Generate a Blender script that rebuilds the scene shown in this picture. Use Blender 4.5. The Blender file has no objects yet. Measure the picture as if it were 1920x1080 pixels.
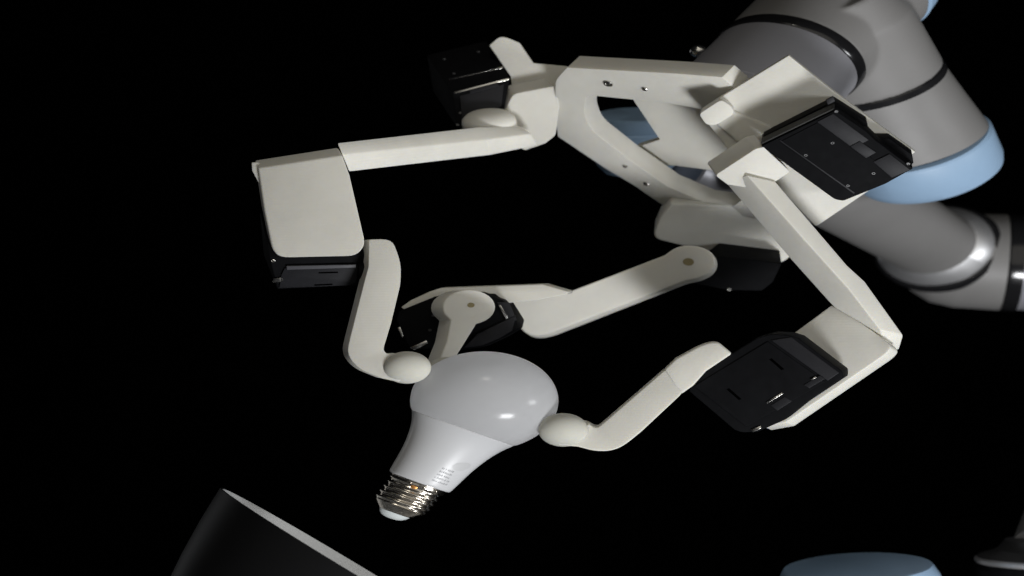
import bpy, bmesh, math, random
from mathutils import Vector, Matrix

random.seed(4)
scene = bpy.context.scene
col = scene.collection

# ------------------------------------------------------------------ units
# Design units: 1 unit = 0.25 mm.  Everything in this photograph is half as wide again as it is
# tall (the bulb's globe is an ellipsoid 1.5 : 1), so shapes are designed round and built WIDE.
K = 0.00025
WIDE = 1.5
DIST = 4000.0            # camera to the bulb, in units

# ------------------------------------------------------------------ camera
cam_d = bpy.data.cameras.new('camera')
cam = bpy.data.objects.new('camera', cam_d)
col.objects.link(cam)
cam.location = (0, -DIST * K, 0)
cam.rotation_euler = (math.pi / 2, 0, 0)
cam_d.sensor_width = 36.0
cam_d.lens = 36.0 * DIST / 1920.0
cam_d.clip_start = 0.01
cam_d.clip_end = 50
cam_d.dof.use_dof = True
cam_d.dof.focus_distance = DIST * K + 0.012
cam_d.dof.aperture_fstop = 9.0
scene.camera = cam

# ------------------------------------------------------------------ world: a dark studio
w = bpy.data.worlds.new('World')
scene.world = w
w.use_nodes = True
w.node_tree.nodes['Background'].inputs[0].default_value = (0.5, 0.53, 0.6, 1)
w.node_tree.nodes['Background'].inputs[1].default_value = 0.009

# ------------------------------------------------------------------ lamps
def area(name, loc, target, sx, sy, power, color):
    d = bpy.data.lights.new(name, 'AREA')
    d.shape = 'RECTANGLE'
    d.size, d.size_y = sx, sy
    d.energy = power
    d.color = color
    o = bpy.data.objects.new(name, d)
    col.objects.link(o)
    o.location = loc
    o.rotation_euler = (Vector(target) - Vector(loc)).to_track_quat('-Z', 'Y').to_euler()
    return o

area('key_softbox', (0.45, -0.89, -0.70), (0.02, 0.02, 0.0), 0.28, 0.16, 12.2, (0.97, 0.98, 1.0))
area('right_softbox', (1.10, -0.66, -0.10), (0.0, 0.05, 0.0), 0.25, 0.2, 4.2, (0.96, 0.98, 1.0))
ff = area('front_fill', (0.45, -1.70, 0.65), (0.0, 0.05, 0.0), 2.2, 1.8, 6.0, (1.0, 0.95, 0.85))
ff.data.shape = 'ELLIPSE'
area('left_rim', (-1.25, 0.85, 0.15), (0.0, 0.0, -0.05), 0.25, 0.6, 0.6, (0.95, 0.97, 1.0))
sd = bpy.data.lights.new('overhead_snoot', 'SPOT')
sd.energy = 7.5
sd.color = (1.0, 0.95, 0.84)
sd.spot_size = math.radians(23)
sd.spot_blend = 1.0
sd.shadow_soft_size = 0.07
so = bpy.data.objects.new('overhead_snoot', sd)
col.objects.link(so)
so.location = (0.02, -0.80, 1.10)
so.rotation_euler = (Vector((-0.055, 0.06, 0.075)) - so.location).to_track_quat('-Z', 'Y').to_euler()

scene.view_settings.view_transform = 'Standard'
scene.view_settings.look = 'None'
scene.view_settings.exposure = 0.0
scene.view_settings.gamma = 1.0
scene.cycles.diffuse_bounces = 8

# ------------------------------------------------------------------ materials
def mat(name, rgb, rough=0.5, metal=0.0, spec=0.5, noise=0.0, nscale=60.0, bump=0.0, bscale=900.0,
        sss=0.0, sscale=0.004, rvar=0.0, layer=0.0, coat=0.0, aniso=None):
    m = bpy.data.materials.new(name)
    m.use_nodes = True
    nt = m.node_tree
    b = nt.nodes['Principled BSDF']
    b.inputs['Base Color'].default_value = (*rgb, 1)
    b.inputs['Roughness'].default_value = rough
    b.inputs['Metallic'].default_value = metal
    b.inputs['Specular IOR Level'].default_value = spec
    b.inputs['Coat Weight'].default_value = coat
    tc = nt.nodes.new('ShaderNodeTexCoord')
    def noise_node(sc, det=4):
        n = nt.nodes.new('ShaderNodeTexNoise')
        n.inputs['Scale'].default_value = sc
        n.inputs['Detail'].default_value = det
        nt.links.new(tc.outputs['Object'], n.inputs['Vector'])
        return n
    if noise:
        n = noise_node(nscale)
        r = nt.nodes.new('ShaderNodeValToRGB')
        r.color_ramp.elements[0].position = 0.3
        r.color_ramp.elements[1].position = 0.7
        r.color_ramp.elements[0].color = (*[c * (1 - noise) for c in rgb], 1)
        r.color_ramp.elements[1].color = (*[min(1, c * (1 + noise)) for c in rgb], 1)
        nt.links.new(n.outputs['Fac'], r.inputs['Fac'])
        nt.links.new(r.outputs['Color'], b.inputs['Base Color'])
    if rvar:
        n = noise_node(nscale * 1.7)
        mr = nt.nodes.new('ShaderNodeMapRange')
        mr.inputs['To Min'].default_value = max(0, rough - rvar)
        mr.inputs['To Max'].default_value = min(1, rough + rvar)
        nt.links.new(n.outputs['Fac'], mr.inputs['Value'])
        nt.links.new(mr.outputs['Result'], b.inputs['Roughness'])
    last = None
    if bump:
        n = noise_node(bscale, 3)
        bp = nt.nodes.new('ShaderNodeBump')
        bp.inputs['Strength'].default_value = bump
        bp.inputs['Distance'].default_value = 0.0003
        nt.links.new(n.outputs['Fac'], bp.inputs['Height'])
        last = bp
    if layer:                                   # printed plastic: fine layer lines
        wv = nt.nodes.new('ShaderNodeTexWave')
        wv.wave_type = 'BANDS'
        wv.bands_direction = 'Z'
        wv.inputs['Scale'].default_value = 420.0
        wv.inputs['Distortion'].default_value = 0.6
        nt.links.new(tc.outputs['Object'], wv.inputs['Vector'])
        bp = nt.nodes.new('ShaderNodeBump')
        bp.inputs['Strength'].default_value = layer
        bp.inputs['Distance'].default_value = 0.00008
        nt.links.new(wv.outputs['Fac'], bp.inputs['Height'])
        if last: nt.links.new(last.outputs['Normal'], bp.inputs['Normal'])
        last = bp
    if last: nt.links.new(last.outputs['Normal'], b.inputs['Normal'])
    if sss:
        b.inputs['Subsurface Weight'].default_value = sss
        b.inputs['Subsurface Radius'].default_value = (1.0, 0.8, 0.45)
        b.inputs['Subsurface Scale'].default_value = sscale
    return m

IVORY = mat('ivory_printed_plastic', (0.715, 0.70, 0.64), 0.55, spec=0.35, noise=0.035, nscale=70, bump=0.12, bscale=700,
            sss=0.25, layer=0.22)
TIP = mat('soft_fingertip_pad', (0.55, 0.545, 0.49), 0.7, spec=0.2, noise=0.03, nscale=90, bump=0.15, bscale=900, sss=0.4)
HOLE = mat('raw_plastic_hole', (0.30, 0.25, 0.13), 0.8)
BLACK = mat('black_servo_plastic', (0.006, 0.0062, 0.007), 0.62, spec=0.04, noise=0.15, nscale=200, bump=0.1, bscale=2500, rvar=0.1)
DARK = mat('charcoal_servo_plastic', (0.013, 0.0132, 0.0155), 0.5, spec=0.2, noise=0.1, nscale=200, bump=0.1, bscale=2500)
STEEL = mat('bright_screw_steel', (0.62, 0.61, 0.58), 0.22, 1.0, rvar=0.08, nscale=500)
ALU = mat('grey_robot_paint', (0.21, 0.205, 0.20), 0.5, 0.0, noise=0.04, nscale=30, rvar=0.06)
ALU2 = mat('brushed_aluminium', (0.36, 0.36, 0.39), 0.40, 0.3, noise=0.04, nscale=30, rvar=0.06)
SCREW = mat('dull_black_screw', (0.10, 0.10, 0.10), 0.4, 0.8)
CASTD = mat('dark_cast_metal', (0.035, 0.035, 0.036), 0.5, 0.0, spec=0.3)
BLACK_LIT = mat('lit_black_plastic', (0.03, 0.03, 0.028), 0.6, spec=0.3, noise=0.08, nscale=150)  # lighter copy of the servo black, for its lit side
GREYP = mat('grey_connector_plastic', (0.07, 0.07, 0.078), 0.4)
POL = mat('polished_aluminium', (0.75, 0.75, 0.76), 0.42, 0.85, rvar=0.05, nscale=50)
RUBBER = mat('black_seal_rubber', (0.012, 0.012, 0.013), 0.16, spec=0.5)
BLUE = mat('pale_blue_cap_plastic', (0.30, 0.44, 0.61), 0.45, spec=0.4, noise=0.03, nscale=60)
GLOBE = mat('frosted_white_globe', (0.80, 0.805, 0.82), 0.17, spec=0.45, noise=0.01, nscale=20)
_nt = GLOBE.node_tree                          # thin frosted shell: half the light passes through
_b = _nt.nodes['Principled BSDF']
_t = _nt.nodes.new('ShaderNodeBsdfTranslucent'); _t.inputs['Color'].default_value = (0.95, 0.955, 0.97, 1)
_mx = _nt.nodes.new('ShaderNodeMixShader'); _mx.inputs['Fac'].default_value = 0.68
_nt.links.new(_b.outputs[0], _mx.inputs[1]); _nt.links.new(_t.outputs[0], _mx.inputs[2])
_nt.links.new(_mx.outputs[0], _nt.nodes['Material Output'].inputs['Surface'])
COLLAR = mat('satin_white_collar', (0.56, 0.565, 0.575), 0.36, spec=0.5, noise=0.01, nscale=40)
PRINT = mat('grey_print', (0.28, 0.285, 0.295), 0.5)
FACET = mat('satin_pad_print', (0.49, 0.495, 0.50), 0.45)
NICKEL = mat('nickel_screw_cap', (0.60, 0.56, 0.50), 0.2, 1.0, noise=0.12, nscale=250, rvar=0.1)
AMBER = mat('amber_metal', (0.55, 0.25, 0.07), 0.35, 0.6)
INSUL = mat('white_cap_insulator', (0.62, 0.66, 0.66), 0.4)
SHADE = mat('black_lamp_enamel', (0.006, 0.006, 0.0063), 0.5, spec=0.2, noise=0.1, nscale=40)
LINING = mat('white_lamp_lining', (0.78, 0.79, 0.80), 0.6, noise=0.02, nscale=20)
CLOTH = mat('black_backdrop_cloth', (0.0006, 0.0006, 0.0006), 1.0, spec=0.0, noise=0.2, nscale=40)

# ------------------------------------------------------------------ building helpers
ROOT = Vector((0, 0, 0))

def N(px, py, d=0.0):
    """photo position + depth (units behind the bulb) -> design-space point"""
    k = (DIST + d) / DIST
    return Vector(((px - 960) / WIDE * k, d, (540 - py) * k))

def W(v):
    """design space -> metres, built wide, relative to the thing's own base"""
    return Vector((v.x * WIDE, v.y, v.z)) * K - ROOT

class Plane:
    def __init__(s, px, py, d, n):
        s.p = N(px, py, d)
        s.n = Vector(n).normalized()
    def at(s, px, py, off=0.0):
        c = Vector((0, -DIST, 0))
        r = N(px, py, 0) - c
        t = (s.p - c).dot(s.n) / r.dot(s.n)
        return c + r * t + s.n * off
    def back(s, off):
        q = Plane(0, 0, 0, s.n)
        q.p = s.p - s.n * off
        return q

def finish(name, bm, m, parent, angle=32, label=None):
    bmesh.ops.recalc_face_normals(bm, faces=bm.faces[:])
    me = bpy.data.meshes.new(name)
    bm.to_mesh(me)
    bm.free()
    for p in me.polygons: p.use_smooth = True
    me.set_sharp_from_angle(angle=math.radians(angle))
    me.materials.append(m)
    o = bpy.data.objects.new(name, me)
    col.objects.link(o)
    if parent: o.parent = parent
    if label: o['label'] = label
    return o

def do_bevel(bm, w_, seg=3, minang=25):
    if w_ <= 0: return
    bmesh.ops.recalc_face_normals(bm, faces=bm.faces[:])
    es = [e for e in bm.edges if len(e.link_faces) == 2 and abs(e.calc_face_angle(0)) > math.radians(minang)]
    bmesh.ops.bevel(bm, geom=es, offset=w_ * K, segments=seg, profile=0.5, affect='EDGES', clamp_overlap=True)

def round_poly(pts):
    """2-D corner rounding of pixel outlines; a third number is the radius"""
    out = []
    n = len(pts)
    for i, p in enumerate(pts):
        r = p[2] if len(p) > 2 else 0
        P = Vector((p[0] / WIDE, p[1]))
        if r <= 0:
            out.append((p[0], p[1])); continue
        A = Vector((pts[i - 1][0] / WIDE, pts[i - 1][1])); B = Vector((pts[(i + 1) % n][0] / WIDE, pts[(i + 1) % n][1]))
        a = (A - P); b = (B - P)
        la = min(r, a.length * 0.48); lb = min(r, b.length * 0.48)
        s = P + a.normalized() * la; e = P + b.normalized() * lb
        st = max(3, int(r / 5) + 2)
        for k in range(st + 1):
            t = k / st
            q = s * (1 - t) ** 2 + P * 2 * t * (1 - t) + e * t ** 2
            out.append((q.x * WIDE, q.y))
    return out

def prism(name, m, parent, plane, pts, thick=20.0, ext=None, bevel=3.0, seg=3, holes=(), off=0.0, angle=32, minang=25, label=None):
    bm = bmesh.new()
    if ext is None: ext = -plane.n * thick
    else: ext = Vector(ext)
    loops = [round_poly(pts)] + [round_poly(h) for h in holes]
    f3 = [[plane.at(x, y, off) for x, y in lp] for lp in loops]
    if not holes:
        fv = [bm.verts.new(W(p)) for p in f3[0]]
        bv = [bm.verts.new(W(p + ext)) for p in f3[0]]
        bm.faces.new(fv); bm.faces.new(bv[::-1])
        n = len(fv)
        for i in range(n): bm.faces.new((fv[i], bv[i], bv[(i + 1) % n], fv[(i + 1) % n]))
    else:
        rings = []
        for side in (Vector((0, 0, 0)), ext):
            es = []; rs = []
            for lp in f3:
                vs = [bm.verts.new(W(p + side)) for p in lp]
                rs.append(vs)
                for i in range(len(vs)): es.append(bm.edges.new((vs[i], vs[(i + 1) % len(vs)])))
            bmesh.ops.triangle_fill(bm, use_beauty=True, use_dissolve=False, edges=es)
            rings.append(rs)
        for fr, br in zip(*rings):
            n = len(fr)
            for i in range(n): bm.faces.new((fr[i], br[i], br[(i + 1) % n], fr[(i + 1) % n]))
    do_bevel(bm, bevel, seg, minang)
    return finish(name, bm, m, parent, angle, label)

def loft(name, m, parent, stations, bevel=3.0, seg=3, cap=True, angle=32, label=None):
    """stations: rings of design-space points"""
    bm = bmesh.new()
    R = [[bm.verts.new(W(p)) for p in st] for st in stations]
    n = len(R[0])
    for a, b in zip(R[:-1], R[1:]):
        for i in range(n): bm.faces.new((a[i], a[(i + 1) % n], b[(i + 1) % n], b[i]))
    bm.faces.new(R[0][::-1]); bm.faces.new(R[-1])
    do_bevel(bm, bevel, seg)
    return finish(name, bm, m, parent, angle, label)

def bar(L, M_, R):
    """a four-cornered section from its three visible corners"""
    L, M_, R = N(*L), N(*M_), N(*R)
    return [L, M_, R, L + R - M_]

def frame(axis):
    a = Vector(axis).normalized()
    c = Vector((0, -1, 0))
    u = (c - a * c.dot(a))
    if u.length < 1e-3: u = Vector((0, 0, 1)) - a * a.z
    u.normalize()
    return a, u, a.cross(u)

def lathe_bm(origin, axis, profile, segs=72, k=1.0, bm=None):
    a, u, v = frame(axis)
    bm = bm or bmesh.new()
    rows = []
    for t, r in profile:
        if r <= 1e-6:
            rows.append([bm.verts.new(W(origin + a * t * k))])
        else:
            rows.append([bm.verts.new(W(origin + a * t * k + (u * math.cos(2 * math.pi * i / segs) + v * math.sin(2 * math.pi * i / segs)) * r * k)) for i in range(segs)])
    for A, B in zip(rows[:-1], rows[1:]):
        for i in range(segs):
            j = (i + 1) % segs
            if len(A) == 1 and len(B) == 1: continue
            if len(A) == 1: bm.faces.new((A[0], B[i], B[j]))
            elif len(B) == 1: bm.faces.new((A[i], A[j], B[0]))
            else: bm.faces.new((A[i], A[j], B[j], B[i]))
    return bm

def lathe(name, m, parent, origin, axis, profile, segs=72, k=1.0, angle=32, label=None):
    return finish(name, lathe_bm(origin, axis, profile, segs, k), m, parent, angle, label)

def ball(name, m, parent, c, r, segs=48, axis=(0, 0, 1)):
    pr = [(-r * math.cos(math.pi * i / 24), r * math.sin(math.pi * i / 24)) for i in range(25)]
    return lathe(name, m, parent, c, axis, pr, segs)

def stud(name, m, parent, plane, px, py, r, h=2.0, off=0.0, socket=True, segs=20):
    c = plane.at(px, py, off)
    pr = [(-2, 0), (-2, r), (h * 0.6, r), (h, r * 0.8), (h, r * 0.5), (h * 0.1, r * 0.42), (h * 0.1, 0)] if socket else \
         [(-2, 0), (-2, r), (h * 0.6, r), (h, r * 0.75), (h, 0)]
    return lathe(name, m, parent, c, plane.n, pr, segs)

def thing(name, base, label, cat, group=None):
    global ROOT
    o = bpy.data.objects.new(name, None)
    col.objects.link(o)
    ROOT = Vector((0, 0, 0))
    loc = W(base)
    o.location = loc
    o.empty_display_size = 0.02
    o['label'] = label; o['category'] = cat
    if group: o['group'] = group
    ROOT = loc
    return o

# ------------------------------------------------------------------ setting: black cloth backdrop
ROOT = Vector((0, 0, 0))
bm = bmesh.new()
prof = [(1.6, 2.2), (1.62, 0.8), (1.6, -0.6), (1.5, -1.0), (1.2, -1.25), (0.6, -1.32)]
rows = []
for y, z in prof:
    rows.append([bm.verts.new((x, y + 0.015 * math.sin(x * 5), z)) for x in [-2.6 + 0.2 * i for i in range(27)]])
for A, B in zip(rows[:-1], rows[1:]):
    for i in range(26): bm.faces.new((A[i], A[i + 1], B[i + 1], B[i]))
bd = finish('backdrop', bm, CLOTH, None)
bd['kind'] = 'structure'
bd['label'] = 'black cloth backdrop behind the robot arm'

# ================================================================== ROBOT ARM
N3 = Vector((0.469, 0.545, 0.696)).normalized()        # wrist axis, away from the hand
ring1 = N(1482, 110, 515)
K1 = (DIST + 515) / DIST
arm = thing('industrial_robot', N(2010, 1100, 700), 'grey robot arm with pale blue joint caps behind the white hand', 'robot arm')

# tool flange cylinder (last wrist joint)
lathe('wrist_flange', ALU2, arm, ring1, N3,
      [(-166, 0), (-166, 92), (-162, 96), (-150, 97), (-148, 95), (-144, 95), (-142, 97), (-9, 97), (-9, 0)], 96, K1)
lathe('seal_ring', RUBBER, arm, ring1, N3, [(-13, 90), (-13, 97.5), (-10, 99.5), (8, 99.5), (11, 98), (11, 90)], 96, K1)
# knob on the flange
kp = N(1325, 98, 545)
lathe('cable_plug', STEEL, arm, kp, (-0.95, -0.2, 0.22), [(-10, 0), (-10, 8), (3, 8), (5, 11), (10, 13), (16, 13), (21, 10), (24, 5), (25, 0)], 24, 1.0)

# wrist housing: two crossing drums blended together
N2 = Vector((0.46 * 0.86, 0.50, -0.888 * 0.86)).normalized()
mid = ring1 + N3 * 95 * K1
bmh = lathe_bm(ring1, N3, [(8, 0), (8, 98), (208, 99), (208, 0)], 96, K1)
ring2 = N(1640, 152, 650)
K2 = (DIST + 650) / DIST
off2 = (mid - ring2).dot(N2) / K2
lathe_bm(ring2, N2, [(off2 - 60, 0), (off2 - 60, 80), (off2, 95), (-7, 93), (-7, 0)], 96, K2, bmh)
hs = finish('wrist_housing', bmh, ALU, arm)
md = hs.modifiers.new('remesh', 'REMESH'); md.mode = 'VOXEL'; md.voxel_size = 0.0009
md = hs.modifiers.new('smooth', 'SMOOTH'); md.factor = 0.5; md.iterations = 14
dg = bpy.context.evaluated_depsgraph_get()
me2 = bpy.data.meshes.new_from_object(hs.evaluated_get(dg))
hs.modifiers.clear(); hs.data = me2
for p in me2.polygons: p.use_smooth = True
lathe('seal_ring', RUBBER, arm, ring2, N2, [(-8, 85), (-8, 92.5), (-6, 94), (5, 94), (8, 92), (8, 85)], 96, K2)
capc = N(1712, 266, 720)
K4 = (DIST + 720) / DIST
NB = (capc - ring2).normalized()
LB = (capc - ring2).length / K2
lathe('wrist_drum', ALU, arm, ring2, NB, [(6, 0), (6, 92), (LB * 0.5, 96), (LB, 101), (LB, 0)], 96, K2)
NC = Vector((0.46 * 0.83, 0.55, -0.888 * 0.83)).normalized()
lathe('blue_cap', BLUE, arm, capc, NC, [(-6, 90), (-4, 100), (-1, 101.5), (2, 103), (58, 99), (72, 95), (80, 86), (83, 70), (83, 0)], 96, K4,
      label='pale blue cap on the lower end of the wrist')
cap1 = ring1 + N3 * 208 * K1
lathe('blue_cap', BLUE, arm, cap1, N3, [(0, 90), (1, 99), (3, 101), (34, 98), (44, 92), (50, 80), (50, 0)], 96, K1,
      label='pale blue cap at the top edge of the photo')

# the joint cap seen through the opening of the palm
wc = N(1192, 216, 800)
KW = 1.2
lathe('blue_cap', BLUE, arm, wc, (-0.02, -0.34, 0.94), [(2, 0), (2, 48), (0, 51), (-3, 52), (-24, 53), (-26, 52), (-28, 53.5), (-70, 54), (-95, 50), (-110, 40), (-116, 0)], 96, KW,
      label='pale blue joint cap seen through the opening of the palm')

wd0, wd1 = N(1268, 320, 830), N(1480, 395, 960)
lathe('wrist_drum', ALU2, arm, wd0, wd1 - wd0, [(0, 0), (0, 54), (3, 57), ((wd1 - wd0).length / KW, 57), ((wd1 - wd0).length / KW, 0)], 72, KW)

# forearm tube, bevelled collar, elbow housing
NF = Vector((0.41, 0.866, -0.25)).normalized()
fr = N(1748, 458, 1320)
KF = (DIST + 1320) / DIST
lathe('forearm_tube', ALU, arm, fr, NF, [(-520, 0), (-520, 66), (-500, 70), (-40, 61), (-14, 61), (-14, 0)], 96, KF)
lathe('polished_collar', POL, arm, fr, NF, [(-14, 55), (-13, 60), (8, 76), (12, 77), (16, 76), (18, 60)], 96, KF)
lathe('seal_ring', RUBBER, arm, fr, NF, [(12, 70), (14, 80), (20, 84), (32, 85), (40, 80)], 96, KF)
el = N(1780, 488, 1410)
KE = (DIST + 1410) / DIST
lathe('elbow_housing', ALU, arm, el, (1, -0.06, -0.06), [(-60, 0), (-58, 30), (-45, 60), (-20, 80), (10, 88), (66, 90), (66, 0)], 96, KE)
lathe('seal_ring', RUBBER, arm, el, (1, -0.06, -0.06), [(66, 80), (68, 90), (72, 91), (86, 91), (88, 80)], 96, KE)
lathe('elbow_drum', ALU2, arm, el, (1, -0.06, -0.06), [(84, 0), (84, 88), (250, 88), (262, 80), (265, 0)], 96, KE)
# upper arm (outside the frame) down to the base at the lower right corner
bs = N(2005, 1052, 760)
KB = (DIST + 760) / DIST
ua = N(2160, 560, 1550)
axu = (ua - bs).normalized()
lathe('upper_arm_tube', ALU, arm, bs, axu, [(20, 0), (20, 77), (60, 76), ((ua - bs).length / KB, 66), ((ua - bs).length / KB, 0)], 72, KB)
lathe('base_flange', CASTD, arm, bs, (0, -0.01, 1.0), [(6, 0), (6, 116), (10, 114), (22, 90), (40, 80), (44, 0)], 96, KB)
lathe('polished_collar', POL, arm, bs, (0, -0.01, 1.0), [(-4, 100), (-3, 116), (0, 118), (5, 118), (8, 115), (8, 100)], 96, KB)
lathe('base_drum', BLACK, arm, bs, (0, -0.01, 1.0), [(-4, 0), (-4, 115), (-12, 119), (-120, 122), (-120, 0)], 96, KB)
sc_ = N(1608, 1061, 560)
KS = (DIST + 560) / DIST
AXS = (-0.09, -0.15, 0.98)
lathe('blue_cap', BLUE, arm, sc_, AXS, [(0, 0), (0, 88), (-2, 93), (-8, 96), (-24, 102), (-40, 104), (-110, 105), (-110, 0)], 96, KS,
      label='pale blue shoulder cap rising at the bottom edge')
lathe('shoulder_drum', ALU, arm, sc_, AXS, [(-110, 0), (-110, 106), (-300, 106), (-300, 0)], 72, KS)
shp = N(1640, 1240, 600); she = N(2005, 1200, 760)
lathe('shoulder_link', ALU, arm, shp, (she - shp), [(0, 0), (0, 80), ((she - shp).length / KS, 80), ((she - shp).length / KS, 0)], 72, KS)

# ================================================================== ROBOT HAND
hand = thing('robot_hand', N(1330, 280, 400), 'three fingered ivory plastic robot hand with black motors gripping the light bulb', 'robot hand')

# --- palm: a ring of beams square to the wrist axis
PALM = Plane(1080, 220, 447, -N3)
palm = prism('palm_frame', IVORY, hand, PALM,
      [(1042, 150, 8), (1063, 127), (1264, 138), (1354, 145), (1378, 165), (1400, 205, 10), (1465, 300, 30), (1470, 400, 30), (1436, 414, 10), (1400, 406), (1330, 402),
       (1252, 391), (1189, 348), (1132, 314), (1046, 256), (1040, 210)],
      thick=38, bevel=5,
      holes=[[(1098, 178, 10), (1189, 187), (1244, 192), (1312, 204), (1352, 238, 15), (1402, 312, 20), (1404, 366, 14), (1376, 386), (1318, 378), (1252, 350), (1176, 297), (1106, 242, 15), (1095, 212, 10)]])
for x, y, r in ((1141, 156, 7.5), (1210, 166, 4.5), (1213, 344, 5.0), (1173, 311, 3.5)):
    stud('screw', STEEL, palm, PALM, x, y, r, 3.0, 0.5)
# adapter plate between the palm and the wrist
BACK = PALM.back(54)
prism('adapter_plate', IVORY, hand, BACK,
      [(1187, 188), (1200, 150, 10), (1400, 160, 20), (1470, 290, 20), (1420, 330, 20), (1329, 319), (1267, 311), (1245, 311), (1176, 310), (1190, 277), (1237, 262)], thick=16, bevel=1.5)
for x, y in ((1400, 200), (1420, 285), (1250, 175)):
    c = PALM.at(x, y, -36)
    lathe('standoff', IVORY, hand, c, -N3, [(0, 0), (0, 9), (-24, 9), (-24, 0)], 20)

# --------------------------------------------------------------- servo details
def screws(parent, plane, pts, r=2.6, m=SCREW, h=1.6):
    for x, y in pts: stud('screw', m, parent, plane, x, y, r, h, 0.3)

# --- finger at the upper left -------------------------------------------------
FA = Plane(960, 120, 470, (-0.25, -0.95, -0.05))
prism('mounting_flange', IVORY, hand, FA,
      [(917, 85), (935, 69, 6), (948, 69, 8), (974, 80), (1000, 118), (1064, 124), (1075, 175), (1040, 200), (963, 190), (957, 143)], ext=(3, 26, -2), bevel=2)
GA = Plane(1000, 220, 440, (-0.2, -0.93, -0.3))
prism('finger_base', IVORY, hand, GA,
      [(945, 212), (962, 176, 8), (1042, 161, 6), (1049, 200), (1042, 254, 5), (1023, 269), (985, 282), (935, 262)], ext=(-12, 46, 21), bevel=7, seg=5)
m1 = [N(848, 174, 438), N(957, 147, 438), N(946, 206, 425), N(857, 240, 425)]
m2 = [N(800, 103, 540), N(912, 76, 540), N(905, 140, 525), N(812, 172, 525)]
sv = loft('servo_motor', BLACK, hand, [m1, m2], bevel=2)
SF = Plane(848, 174, 438, ((m1[3] - m1[0]).cross(m1[1] - m1[0])))
if SF.n.y > 0: SF.n.negate()
prism('front_panel', DARK, sv, SF, [(862, 180), (945, 158), (940, 200), (866, 225)], thick=2, off=2.2, bevel=1)
prism('connector_or_glint', STEEL, sv, SF, [(852, 172), (955, 146.5), (955, 150), (853, 176)], thick=3, off=2.0, bevel=0.8)  # steel strip stands in for the highlight along the motor's edge
prism('connector_or_glint', DARK, sv, SF, [(880, 170), (934, 156), (935, 163), (882, 177)], thick=2, off=4, bevel=0.6)
ST = Plane(848, 174, 438, ((m2[0] - m1[0]).cross(m1[1] - m1[0])))
if ST.n.z < 0: ST.n.negate()
prism('cover_lip', STEEL, sv, ST, [(841, 148), (943, 126), (944, 128), (842, 150.5)], thick=1, off=1.6, bevel=0.3)
screws(sv, ST, [(833, 111), (851, 138), (897, 97)], 2.4)
screws(sv, SF, [(863, 212), (858, 234)], 2.4)
# knuckle and proximal link
lathe('knuckle', IVORY, hand, N(914, 213, 396), (-0.10, -0.60, 0.80), [(2, 0), (1, 14), (-2, 24), (-7, 32), (-14, 37), (-22, 38), (-40, 38), (-44, 34), (-44, 0)], 48, angle=50)
la = loft('proximal_link', IVORY, hand,
     [bar((632, 267, 46), (642, 290, 38), (655, 323, 62)), bar((900, 237, 355), (912, 262, 346), (918, 292, 370)), bar((975, 236, 398), (996, 251, 384), (1010, 273, 402))], bevel=3)
LA = Plane(650, 305, 50, ((N(918, 292, 374) - N(642, 290, 40)).cross(N(655, 323, 62) - N(642, 290, 40))))
if LA.n.y > 0: LA.n.negate()
# end bracket, motor and tip segment
PA = Plane(580, 380, 25, (-0.34, -0.92, 0.14))
prism('end_bracket', IVORY, hand, PA,
      [(484, 315), (642, 291), (656, 330), (683, 447), (684, 462, 12), (668, 481, 12), (525, 484, 12), (511, 470, 12), (496, 396)], ext=(-7, 30, 17), bevel=3.5)
prism('end_bracket', IVORY, hand, PA.back(8), [(471, 304), (484, 304), (492, 345), (484, 343), (472, 320)], thick=26, bevel=2)
q1 = [N(505, 484, 26), N(686, 478, 20), N(676, 536, 40), N(520, 543, 46)]
q2 = [N(487, 396, 90), N(660, 390, 84), N(655, 448, 104), N(494, 478, 110)]
sv = loft('servo_motor', BLACK, hand, [q1, q2], bevel=3)
SA = Plane(505, 484, 26, (q1[3] - q1[0]).cross(q1[1] - q1[0]))
if SA.n.y > 0: SA.n.negate()
prism('cover_plate', DARK, sv, SA, [(534, 502), (672, 498), (668, 528, 4), (655, 534), (524, 539), (528, 514)], thick=4, off=4, bevel=1)
prism('connector_or_glint', GREYP, sv, SA, [(538, 497), (668, 494), (668, 500), (539, 504)], thick=4, off=7, bevel=0.8)
prism('connector_or_glint', STEEL, sv, SA, [(513, 521), (532, 519), (532, 527), (511, 529)], thick=3, off=4, bevel=0.8)
prism('vent_slot', CLOTH, sv, SA, [(598, 509), (634, 508), (634, 510.5), (598, 511.5)], thick=1, off=4.6, bevel=0.2)  # flat black strip imitates the shade inside a slot
prism('vent_slot', CLOTH, sv, SA, [(590, 532), (624, 530.5), (624, 533), (590, 534.5)], thick=1, off=4.6, bevel=0.2)
screws(sv, SA, [(681, 498), (512, 489)], 3.0, STEEL)
DA = Plane(715, 500, -22, (-0.36, -0.92, 0.13))
horn = lathe('horn_disc', BLACK, hand, N(686, 508, 30), (1, 0, 0), [(-8, 0), (-8, 17), (4, 17), (4, 0)], 32)
prism('distal_link', IVORY, hand, DA,
      [(692, 449, 3), (735, 448, 14), (752, 493, 20), (751, 532, 10), (733, 607), (718, 656, 8), (726, 664, 4), (747, 663), (768, 690), (748, 716), (716, 709), (673, 692, 14), (650, 664, 16), (657, 632), (684, 526), (691, 500)],
      ext=(-9, 42, 0), bevel=9, seg=4)
ball('fingertip', TIP, hand, N(763, 689, -42), 30)

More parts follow.
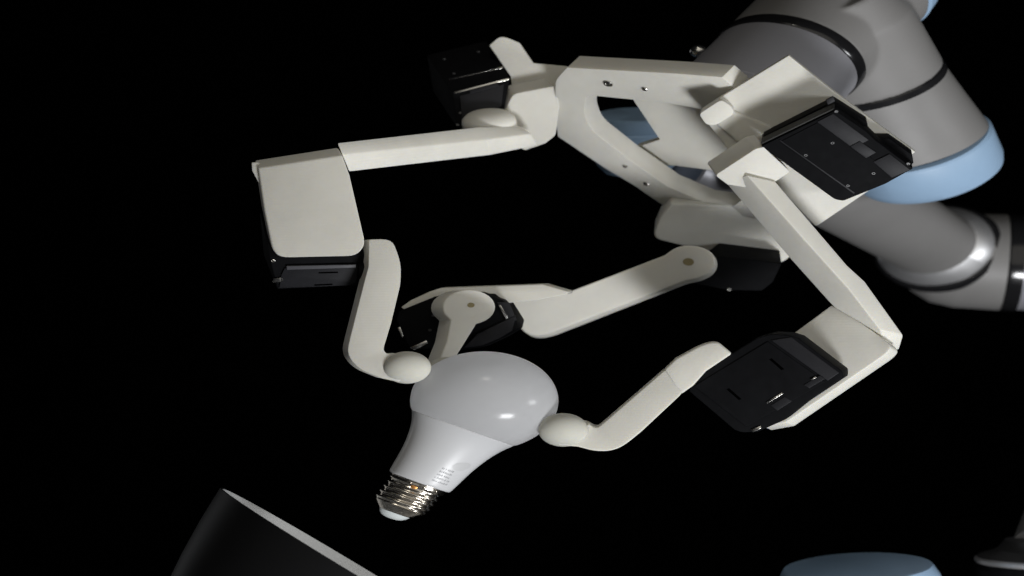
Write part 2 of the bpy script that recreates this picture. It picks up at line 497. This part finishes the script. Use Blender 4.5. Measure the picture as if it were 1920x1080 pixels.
# --- finger at the bottom of the palm -----------------------------------------
GB = Plane(1340, 430, 530, (-0.12, -0.80, -0.58))
prism('finger_base', IVORY, hand, GB,
      [(1258, 382), (1238, 407), (1225, 437, 8), (1230, 449, 8), (1300, 466), (1360, 480), (1462, 495, 8), (1482, 483, 8), (1500, 420, 30), (1440, 388, 30)],
      ext=(4, 60, 26), bevel=9, seg=4)
b1 = [N(1350, 480, 470), N(1466, 494, 470), N(1449, 530, 486), N(1428, 546, 490), N(1365, 545, 488), N(1296, 531, 480)]
b2 = [p + Vector((6, 110, 40)) for p in b1]
sv = loft('servo_motor', BLACK, hand, [b1, b2], bevel=3)
SB = Plane(1350, 480, 470, (b1[4] - b1[0]).cross(b1[1] - b1[0]))
if SB.n.y > 0: SB.n.negate()
stud('screw', STEEL, sv, SB, 1367, 542, 4, 3, 1.5)
LB_ = Plane(1291, 490, 400, (-0.32, -0.90, -0.22))
lb = prism('proximal_link', IVORY, hand, LB_,
      [(1060, 549), (1246, 478), (1262, 466, 6), (1278, 460, 6), (1305, 460, 8), (1328, 468, 10), (1340, 480, 8), (1341, 497, 10), (1330, 512, 10), (1308, 522, 10), (1285, 526, 6), (1262, 535),
       (1022, 629, 16), (988, 629, 16), (966, 604), (954, 566), (1000, 548, 20)],
      ext=(6, 36, -7), bevel=4)
lathe('pivot_hole', HOLE, lb, LB_.at(1291, 491, 0.6), LB_.n, [(-2, 0), (-2, 7.5), (-0.2, 8), (0, 7.5), (-0.3, 6), (-0.4, 0)], 24)
# bracket of the rear finger: lip curving over the motor
TB = Plane(900, 545, 255, (0.0, -0.80, 0.35))
prism('end_bracket', IVORY, hand, TB,
      [(752, 576), (770, 563), (806, 546.5), (826, 540), (1017, 533), (1066, 547), (1062, 552), (1010, 562), (955, 568), (946, 565), (928, 551), (905, 550), (836, 553), (813, 558), (792, 567), (758, 581, 3)], ext=(8, 50, 2), bevel=1.5)
c1 = [N(748, 583, 215), N(815, 556, 215), N(900, 548, 212), N(945, 564, 210), N(970, 604, 212), N(966, 620, 215), N(942, 634, 220), N(906, 651, 222), N(862, 657, 224), N(769, 653, 225), N(755, 632, 222), N(743, 600, 216)]
c2 = [p + Vector((10, 90, 3)) for p in c1]
sv = loft('servo_motor', BLACK, hand, [c1, c2], bevel=4)
SBB = Plane(850, 600, 214, (0.0, -0.99, -0.12))
prism('cover_plate', DARK, sv, SBB, [(895, 625), (968, 590), (960, 620), (938, 633), (905, 647), (868, 652)], thick=4, off=7, bevel=2)
prism('connector_or_glint', DARK, sv, SBB, [(931, 566), (954, 566), (969, 600), (950, 604)], thick=4, off=5, bevel=1)
prism('connector_or_glint', STEEL, sv, SBB, [(935, 572), (939, 571), (953, 596), (949, 598)], thick=2, off=6, bevel=0.5)  # this and the next two steel strips imitate edge highlights
prism('connector_or_glint', STEEL, sv, SBB, [(745, 613), (751, 612), (757, 630), (754, 633)], thick=3, off=6, bevel=0.8)
prism('connector_or_glint', STEEL, sv, SBB, [(768, 651), (800, 637), (803, 643), (778, 656)], thick=3, off=6, bevel=0.8)
screws(sv, SBB, [(812, 592), (806, 619)], 2.4)
DB = Plane(882, 573, 150, (0.10, -0.96, -0.12))
def circ(cx, cy, r, a0, a1, n):
    return [(cx + WIDE * r * math.cos(math.radians(a0 + (a1 - a0) * i / n)), cy - r * math.sin(math.radians(a0 + (a1 - a0) * i / n))) for i in range(n + 1)]
db = prism('distal_link', IVORY, hand, DB,
      circ(880, 576, 33, 205, -75, 22) + [(892, 611), (857, 667), (842, 690), (818, 690), (838, 640), (846, 600)], ext=(-17, 30, -2), bevel=3)
lathe('pivot_hole', HOLE, db, DB.at(883, 572, 0.5), DB.n, [(-2, 0), (-2, 4.5), (0, 4.8), (-0.2, 4), (-0.3, 0)], 20)
lathe('horn_disc', IVORY, hand, DB.at(870, 578, -14), DB.n, [(-26, 0), (-26, 30), (-2, 32), (0, 30), (0, 0)], 40)
ball('fingertip', TIP, hand, N(838, 700, 88), 31)

# --- finger at the right -------------------------------------------------------
MC = Vector((-0.10, -0.96, -0.27)).normalized()
FC = Plane(1570, 275, 118, MC)               # face of the motor
PC = FC.back(106)                             # plate it is screwed to
prism('mounting_plate', IVORY, hand, PC,
      [(1479, 104), (1560, 169), (1716, 285), (1640, 350), (1530, 425, 4), (1440, 330), (1380, 300), (1312, 212), (1340, 190), (1353, 181)], thick=18, bevel=2)
prism('finger_base', IVORY, hand, PC, [(1312, 209, 5), (1353, 182, 6), (1374, 195, 8), (1378, 209, 6), (1342, 231, 8), (1325, 229, 6)], thick=50, off=26, bevel=9, seg=4)
prism('finger_base', IVORY, hand, PC, [(1340, 230), (1374, 205), (1446, 236), (1450, 266), (1420, 280), (1386, 269)], thick=30, off=6, bevel=5)
prism('knuckle', IVORY, hand, Plane(1400, 310, 146, (-0.05, -0.88, -0.45)),
      [(1341, 329, 5), (1417, 279, 3), (1432, 276), (1482, 322, 3), (1452, 342), (1400, 352), (1364, 346)], ext=(-9, 48, 27), bevel=4, seg=3)
e1 = [(1427, 274), (1566, 207), (1624, 246), (1640, 262), (1712, 316), (1660, 345), (1581, 377, 3), (1565, 374, 4)]
sv = prism('servo_motor', BLACK, hand, FC, e1, thick=56, bevel=2.0)
FCb = FC.back(56.2)
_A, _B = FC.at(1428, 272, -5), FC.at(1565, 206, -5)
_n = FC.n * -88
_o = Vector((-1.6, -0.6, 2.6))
loft('lit_side_tone', BLACK_LIT, sv, [[_A, _B, _B + _n, _A + _n], [p + _o for p in (_A, _B, _B + _n, _A + _n)]], bevel=0.8)  # thin overlay: the lit side's lighter tone put into the colour
b_ = prism('rear_case', BLACK, sv, FCb, [(1430, 256), (1563, 189), (1624, 228), (1628, 246), (1641, 259), (1666, 259), (1710, 290), (1713, 306), (1640, 352), (1575, 368)], thick=49, bevel=1.5)
prism('cover_plate', BLACK, sv, FC, [(1462, 266), (1540, 226), (1680, 330), (1606, 366)], thick=4, off=1.8, bevel=0.8)
prism('label_panel', DARK, sv, FC, [(1532, 228), (1562, 213), (1629, 262), (1600, 278)], thick=3, off=2.6, bevel=0.6)
prism('connector_or_glint', DARK, sv, FC, [(1594, 274), (1612, 264), (1643, 285), (1624, 296)], thick=4, off=4.5, bevel=0.8)
prism('connector_or_glint', DARK, sv, FC, [(1637, 303), (1668, 288), (1707, 318), (1672, 333)], thick=4, off=3, bevel=0.8)
prism('seam_rib', DARK, sv, FC, [(1461, 263), (1463, 262), (1603, 361), (1601, 363)], thick=2, off=2.6, bevel=0.3)
screws(sv, FC, [(1561, 268), (1511, 291), (1638, 325), (1590, 348), (1568, 209), (1703, 307)], 2.8)
SIDEC = Plane(1495, 225, 118, (-0.45, -0.6, 0.65))
prism('connector_or_glint', DARK, sv, FC, [(1548, 190), (1562, 183), (1566, 193), (1552, 200)], thick=6, off=-16, bevel=1)

lc = loft('proximal_link', IVORY, hand,
     [bar((1360, 342, 206), (1400, 328, 144), (1454, 340, 152)), bar((1484, 488, 186), (1521, 464, 124), (1590, 499, 146)),
      bar((1556, 568, 178), (1590, 540, 122), (1622, 528, 142)), bar((1620, 632, 180), (1650, 618, 124), (1694, 629, 146)), bar((1632, 652, 190), (1664, 662, 164), (1686, 655, 170))], bevel=6, seg=4)
PCC = Plane(1560, 640, 152, (-0.42, -0.83, 0.36))
prism('end_bracket', IVORY, hand, PCC,
      [(1440, 660), (1482, 629), (1559, 572), (1615, 606), (1662, 640, 6), (1672, 652, 8), (1658, 666, 6), (1474, 792), (1430, 800)], ext=(13, 26, -9), bevel=3)
d1 = [(1291, 733), (1296, 720), (1322, 698), (1373, 662), (1420, 633), (1446, 626, 4), (1478, 628, 4), (1497, 634), (1580, 697, 3), (1580, 710), (1508, 758), (1472, 787), (1420, 810), (1390, 811, 5), (1377, 806)]
DC2 = Plane(1440, 715, 62, (-0.25, -0.95, 0.04))
sv = prism('servo_motor', BLACK, hand, DC2, d1, ext=(14, 66, 4), bevel=2.5)
prism('cover_plate', BLACK, sv, DC2, [(1302, 724), (1440, 640), (1548, 716), (1400, 800)], thick=4, off=2.4, bevel=1.2)
prism('cover_plate', DARK, sv, DC2, [(1446, 638), (1484, 632), (1574, 699), (1552, 714)], thick=4, off=2.2, bevel=1.2)
for sx, sy in ((1435, 668), (1355, 724)):
    prism('vent_slot', CLOTH, sv, DC2, [(sx + 8, sy + 6), (sx + 13, sy + 4), (sx + 36, sy + 24), (sx + 31, sy + 26)], thick=1, off=2.9, bevel=0.3)  # slot depth is only painted: void-black strip in place of shade
    screws(sv, DC2, [(sx, sy), (sx + 42, sy + 33)], 2.6, CLOTH)
prism('connector_or_glint', STEEL, sv, DC2, [(1437, 754), (1467, 736), (1469, 739), (1439, 757)], thick=2, off=4, bevel=0.4)  # highlight line laid on the cover as a bright strip
prism('connector_or_glint', DARK, sv, DC2, [(1446, 760), (1472, 744), (1486, 752), (1458, 770)], thick=3, off=3.6, bevel=0.6)
prism('connector_or_glint', DARK, sv, DC2, [(1508, 722), (1538, 704), (1548, 710), (1518, 728)], thick=3, off=4, bevel=0.6)
prism('connector_or_glint', STEEL, sv, DC2, [(1521, 711), (1531, 706), (1532, 708), (1522, 713)], thick=2, off=6, bevel=0.3)  # short glint, made as a bright steel strip
prism('connector_or_glint', STEEL, sv, DC2, [(1409, 806), (1427, 798), (1428, 804), (1412, 810)], thick=2, off=3, bevel=0.5)
EC = Plane(1310, 690, 54, (0.12, -0.92, 0.42))
prism('knuckle', IVORY, hand, EC, [(1245, 692), (1268, 671), (1310, 648, 8), (1334, 640, 8), (1348, 642), (1373, 663), (1324, 696), (1300, 723), (1276, 740)], ext=(2, 40, 0), bevel=5)
DC = Plane(1180, 770, -6, (0.22, -0.92, 0.56))
prism('distal_link', IVORY, hand, DC,
      [(1046, 784), (1101, 793, 6), (1117, 803, 8), (1126, 797, 6), (1252, 688, 10), (1288, 694, 16), (1280, 737, 8), (1203, 809), (1170, 836, 16), (1146, 846, 14), (1114, 846, 14), (1084, 838), (1046, 834)],
      ext=(2, 40, 2), bevel=9, seg=4)
ball('fingertip', TIP, hand, N(1056, 806, -44), 31)
lathe('seam_ridge', IVORY, hand, N(1084, 814, -36), (0.80, 0, -0.55), [(-1, 20), (-1, 25), (1, 25), (1, 20)], 32)

# ================================================================== LIGHT BULB
tip = N(734, 968.5, -14)
gc = N(907, 752.7, 0)
AX = (gc - tip).normalized()
bulb = thing('light_bulb', tip, 'white frosted light bulb with metal screw base held base down in the robot fingers', 'light bulb')
prf = [(187, 71.2), (187.4, 71.9)]
RG = 92.7; TC = 245.0
a0 = math.acos((187.5 - TC) / RG)
for i in range(1, 41):
    a = a0 * (1 - i / 40)
    prf.append((TC + RG * math.cos(a), RG * math.sin(a) if i < 40 else 0))
lathe('globe', GLOBE, bulb, tip, AX, prf, 128, angle=60)
COLP = [(73, 20), (73, 41.5), (74.5, 42.8), (77, 43.4), (85, 44.6), (97, 46.0), (110, 47.6), (122, 49.4), (135, 52.0), (148, 55.2), (160, 58.9), (170, 62.8), (179, 67.2), (186.2, 71.4), (187.0, 71.0), (186.9, 60), (186.9, 0)]
lathe('collar', COLLAR, bulb, tip, AX, COLP, 128, angle=40)
def collar_r(t):
    for (t0, r0), (t1, r1) in zip(COLP[1:], COLP[2:]):
        if t0 <= t <= t1: return r0 + (r1 - r0) * (t - t0) / (t1 - t0 + 1e-9)
    return 45
bcol = [o for o in bulb.children if o.name.startswith('collar')]
a_, u_, v_ = frame(AX)
def on_collar(t, ph, lift):
    r = collar_r(t) + lift
    return tip + a_ * t + (u_ * math.cos(ph) + v_ * math.sin(ph)) * r
VS = 1 if v_.x > 0 else -1
# illegible rows of fine grey print on the collar
bm = bmesh.new()
for row in range(5):
    t = 84 + row * 6.2
    ph = 0.26
    while ph < 0.80 - 0.05 * row:
        wd = random.choice((0.020, 0.028, 0.036))
        h = random.choice((2.2, 3.0, 3.4))
        q = [on_collar(t, VS * ph, 0.25), on_collar(t, VS * (ph + wd), 0.25), on_collar(t + h, VS * (ph + wd), 0.25), on_collar(t + h, VS * ph, 0.25)]
        bm.faces.new([bm.verts.new(W(p)) for p in q])
        ph += wd + random.choice((0.018, 0.024, 0.05))
o = finish('print_rows', bm, PRINT, None)
o.parent = bulb
# thumb-shaped facet mark
bm = bmesh.new()
cv = []
for i in range(28):
    an = 2 * math.pi * i / 28
    cv.append(bm.verts.new(W(on_collar(124 + 9 * math.sin(an) + 3 * math.cos(an), VS * (0.72 + 0.26 * math.cos(an)), 0.3))))
bm.faces.new(cv)
bmesh.ops.triangulate(bm, faces=bm.faces[:])
o = finish('facet_mark', bm, FACET, None); o.parent = bulb
# screw cap with a real helix
bm = bmesh.new()
segs, rowsn = 72, 90
T0, T1 = 22.0, 72.5
rows = []
for j in range(rowsn + 1):
    t = T0 + (T1 - T0) * j / rowsn
    rw = []
    for i in range(segs):
        ph = 2 * math.pi * i / segs
        x = (t - 20 - 10.0 * i / segs) / 10.0
        wv = 0.5 + 0.5 * math.cos(2 * math.pi * x)
        amp = 3.4
        env = min(1, max(0, (t - 22) / 4)) * min(1, max(0, (62 - t) / 5))
        r = 35.0 + amp * (wv - 0.35) * env
        if t > 62: r = 35.0 + min(3.2, (t - 62) * 0.8)
        if t > 71: r = 39.2
        if t < 23: r = 34
        rw.append(bm.verts.new(W(tip + a_ * t + (u_ * math.cos(ph) + v_ * math.sin(ph)) * r)))
    rows.append(rw)
for A, B in zip(rows[:-1], rows[1:]):
    for i in range(segs): bm.faces.new((A[i], A[(i + 1) % segs], B[(i + 1) % segs], B[i]))
finish('screw_cap', bm, NICKEL, bulb, 70)
lathe('cap_skirt', NICKEL, bulb, tip, AX, [(8, 10), (8, 20.5), (9, 22), (21, 33.5), (22.5, 34.6), (23, 20)], 64)
lathe('insulator', INSUL, bulb, tip, AX, [(-4, 0), (-3, 9), (-1, 14), (3, 18.5), (8.5, 21.5)], 64)
for dt, ph in ((68, 0.75), (68, 0.25), (68, -0.25)):
    c = tip + a_ * dt + (u_ * math.cos(ph) + v_ * math.sin(ph) * VS) * 38.3
    ball('crimp_dimple', NICKEL, bulb, c, 2.2, 16)
c = tip + a_ * 64 + (u_ * math.cos(-0.05) + v_ * math.sin(-0.05) * VS) * 35.2
lathe('amber_spot', AMBER, bulb, c, u_, [(0, 5.0), (1.6, 4.6), (2.6, 2.5), (2.8, 0)], 20)  # small amber-coloured disc on the screw cap

# ================================================================== LAMP SHADE
rc = N(671, 1069, 0)
AXL = Vector((0.669, 0.094, 0.743)).normalized()
lamp = thing('lamp_shade', rc - AXL * 330, 'black lamp shade with white lining tilted open in the lower left corner', 'lamp shade')
lathe('shade_shell', SHADE, lamp, rc, AXL, [(0, 227), (0.8, 229), (0.6, 230.5), (0, 231.5), (-60, 210), (-120, 186), (-180, 159), (-250, 122), (-300, 92), (-330, 60), (-334, 0)], 128)
lathe('shade_lining', LINING, lamp, rc, AXL, [(0.1, 227), (-4, 225), (-60, 202), (-120, 178), (-180, 151), (-250, 118), (-300, 88), (-322, 56), (-324, 0)], 128)
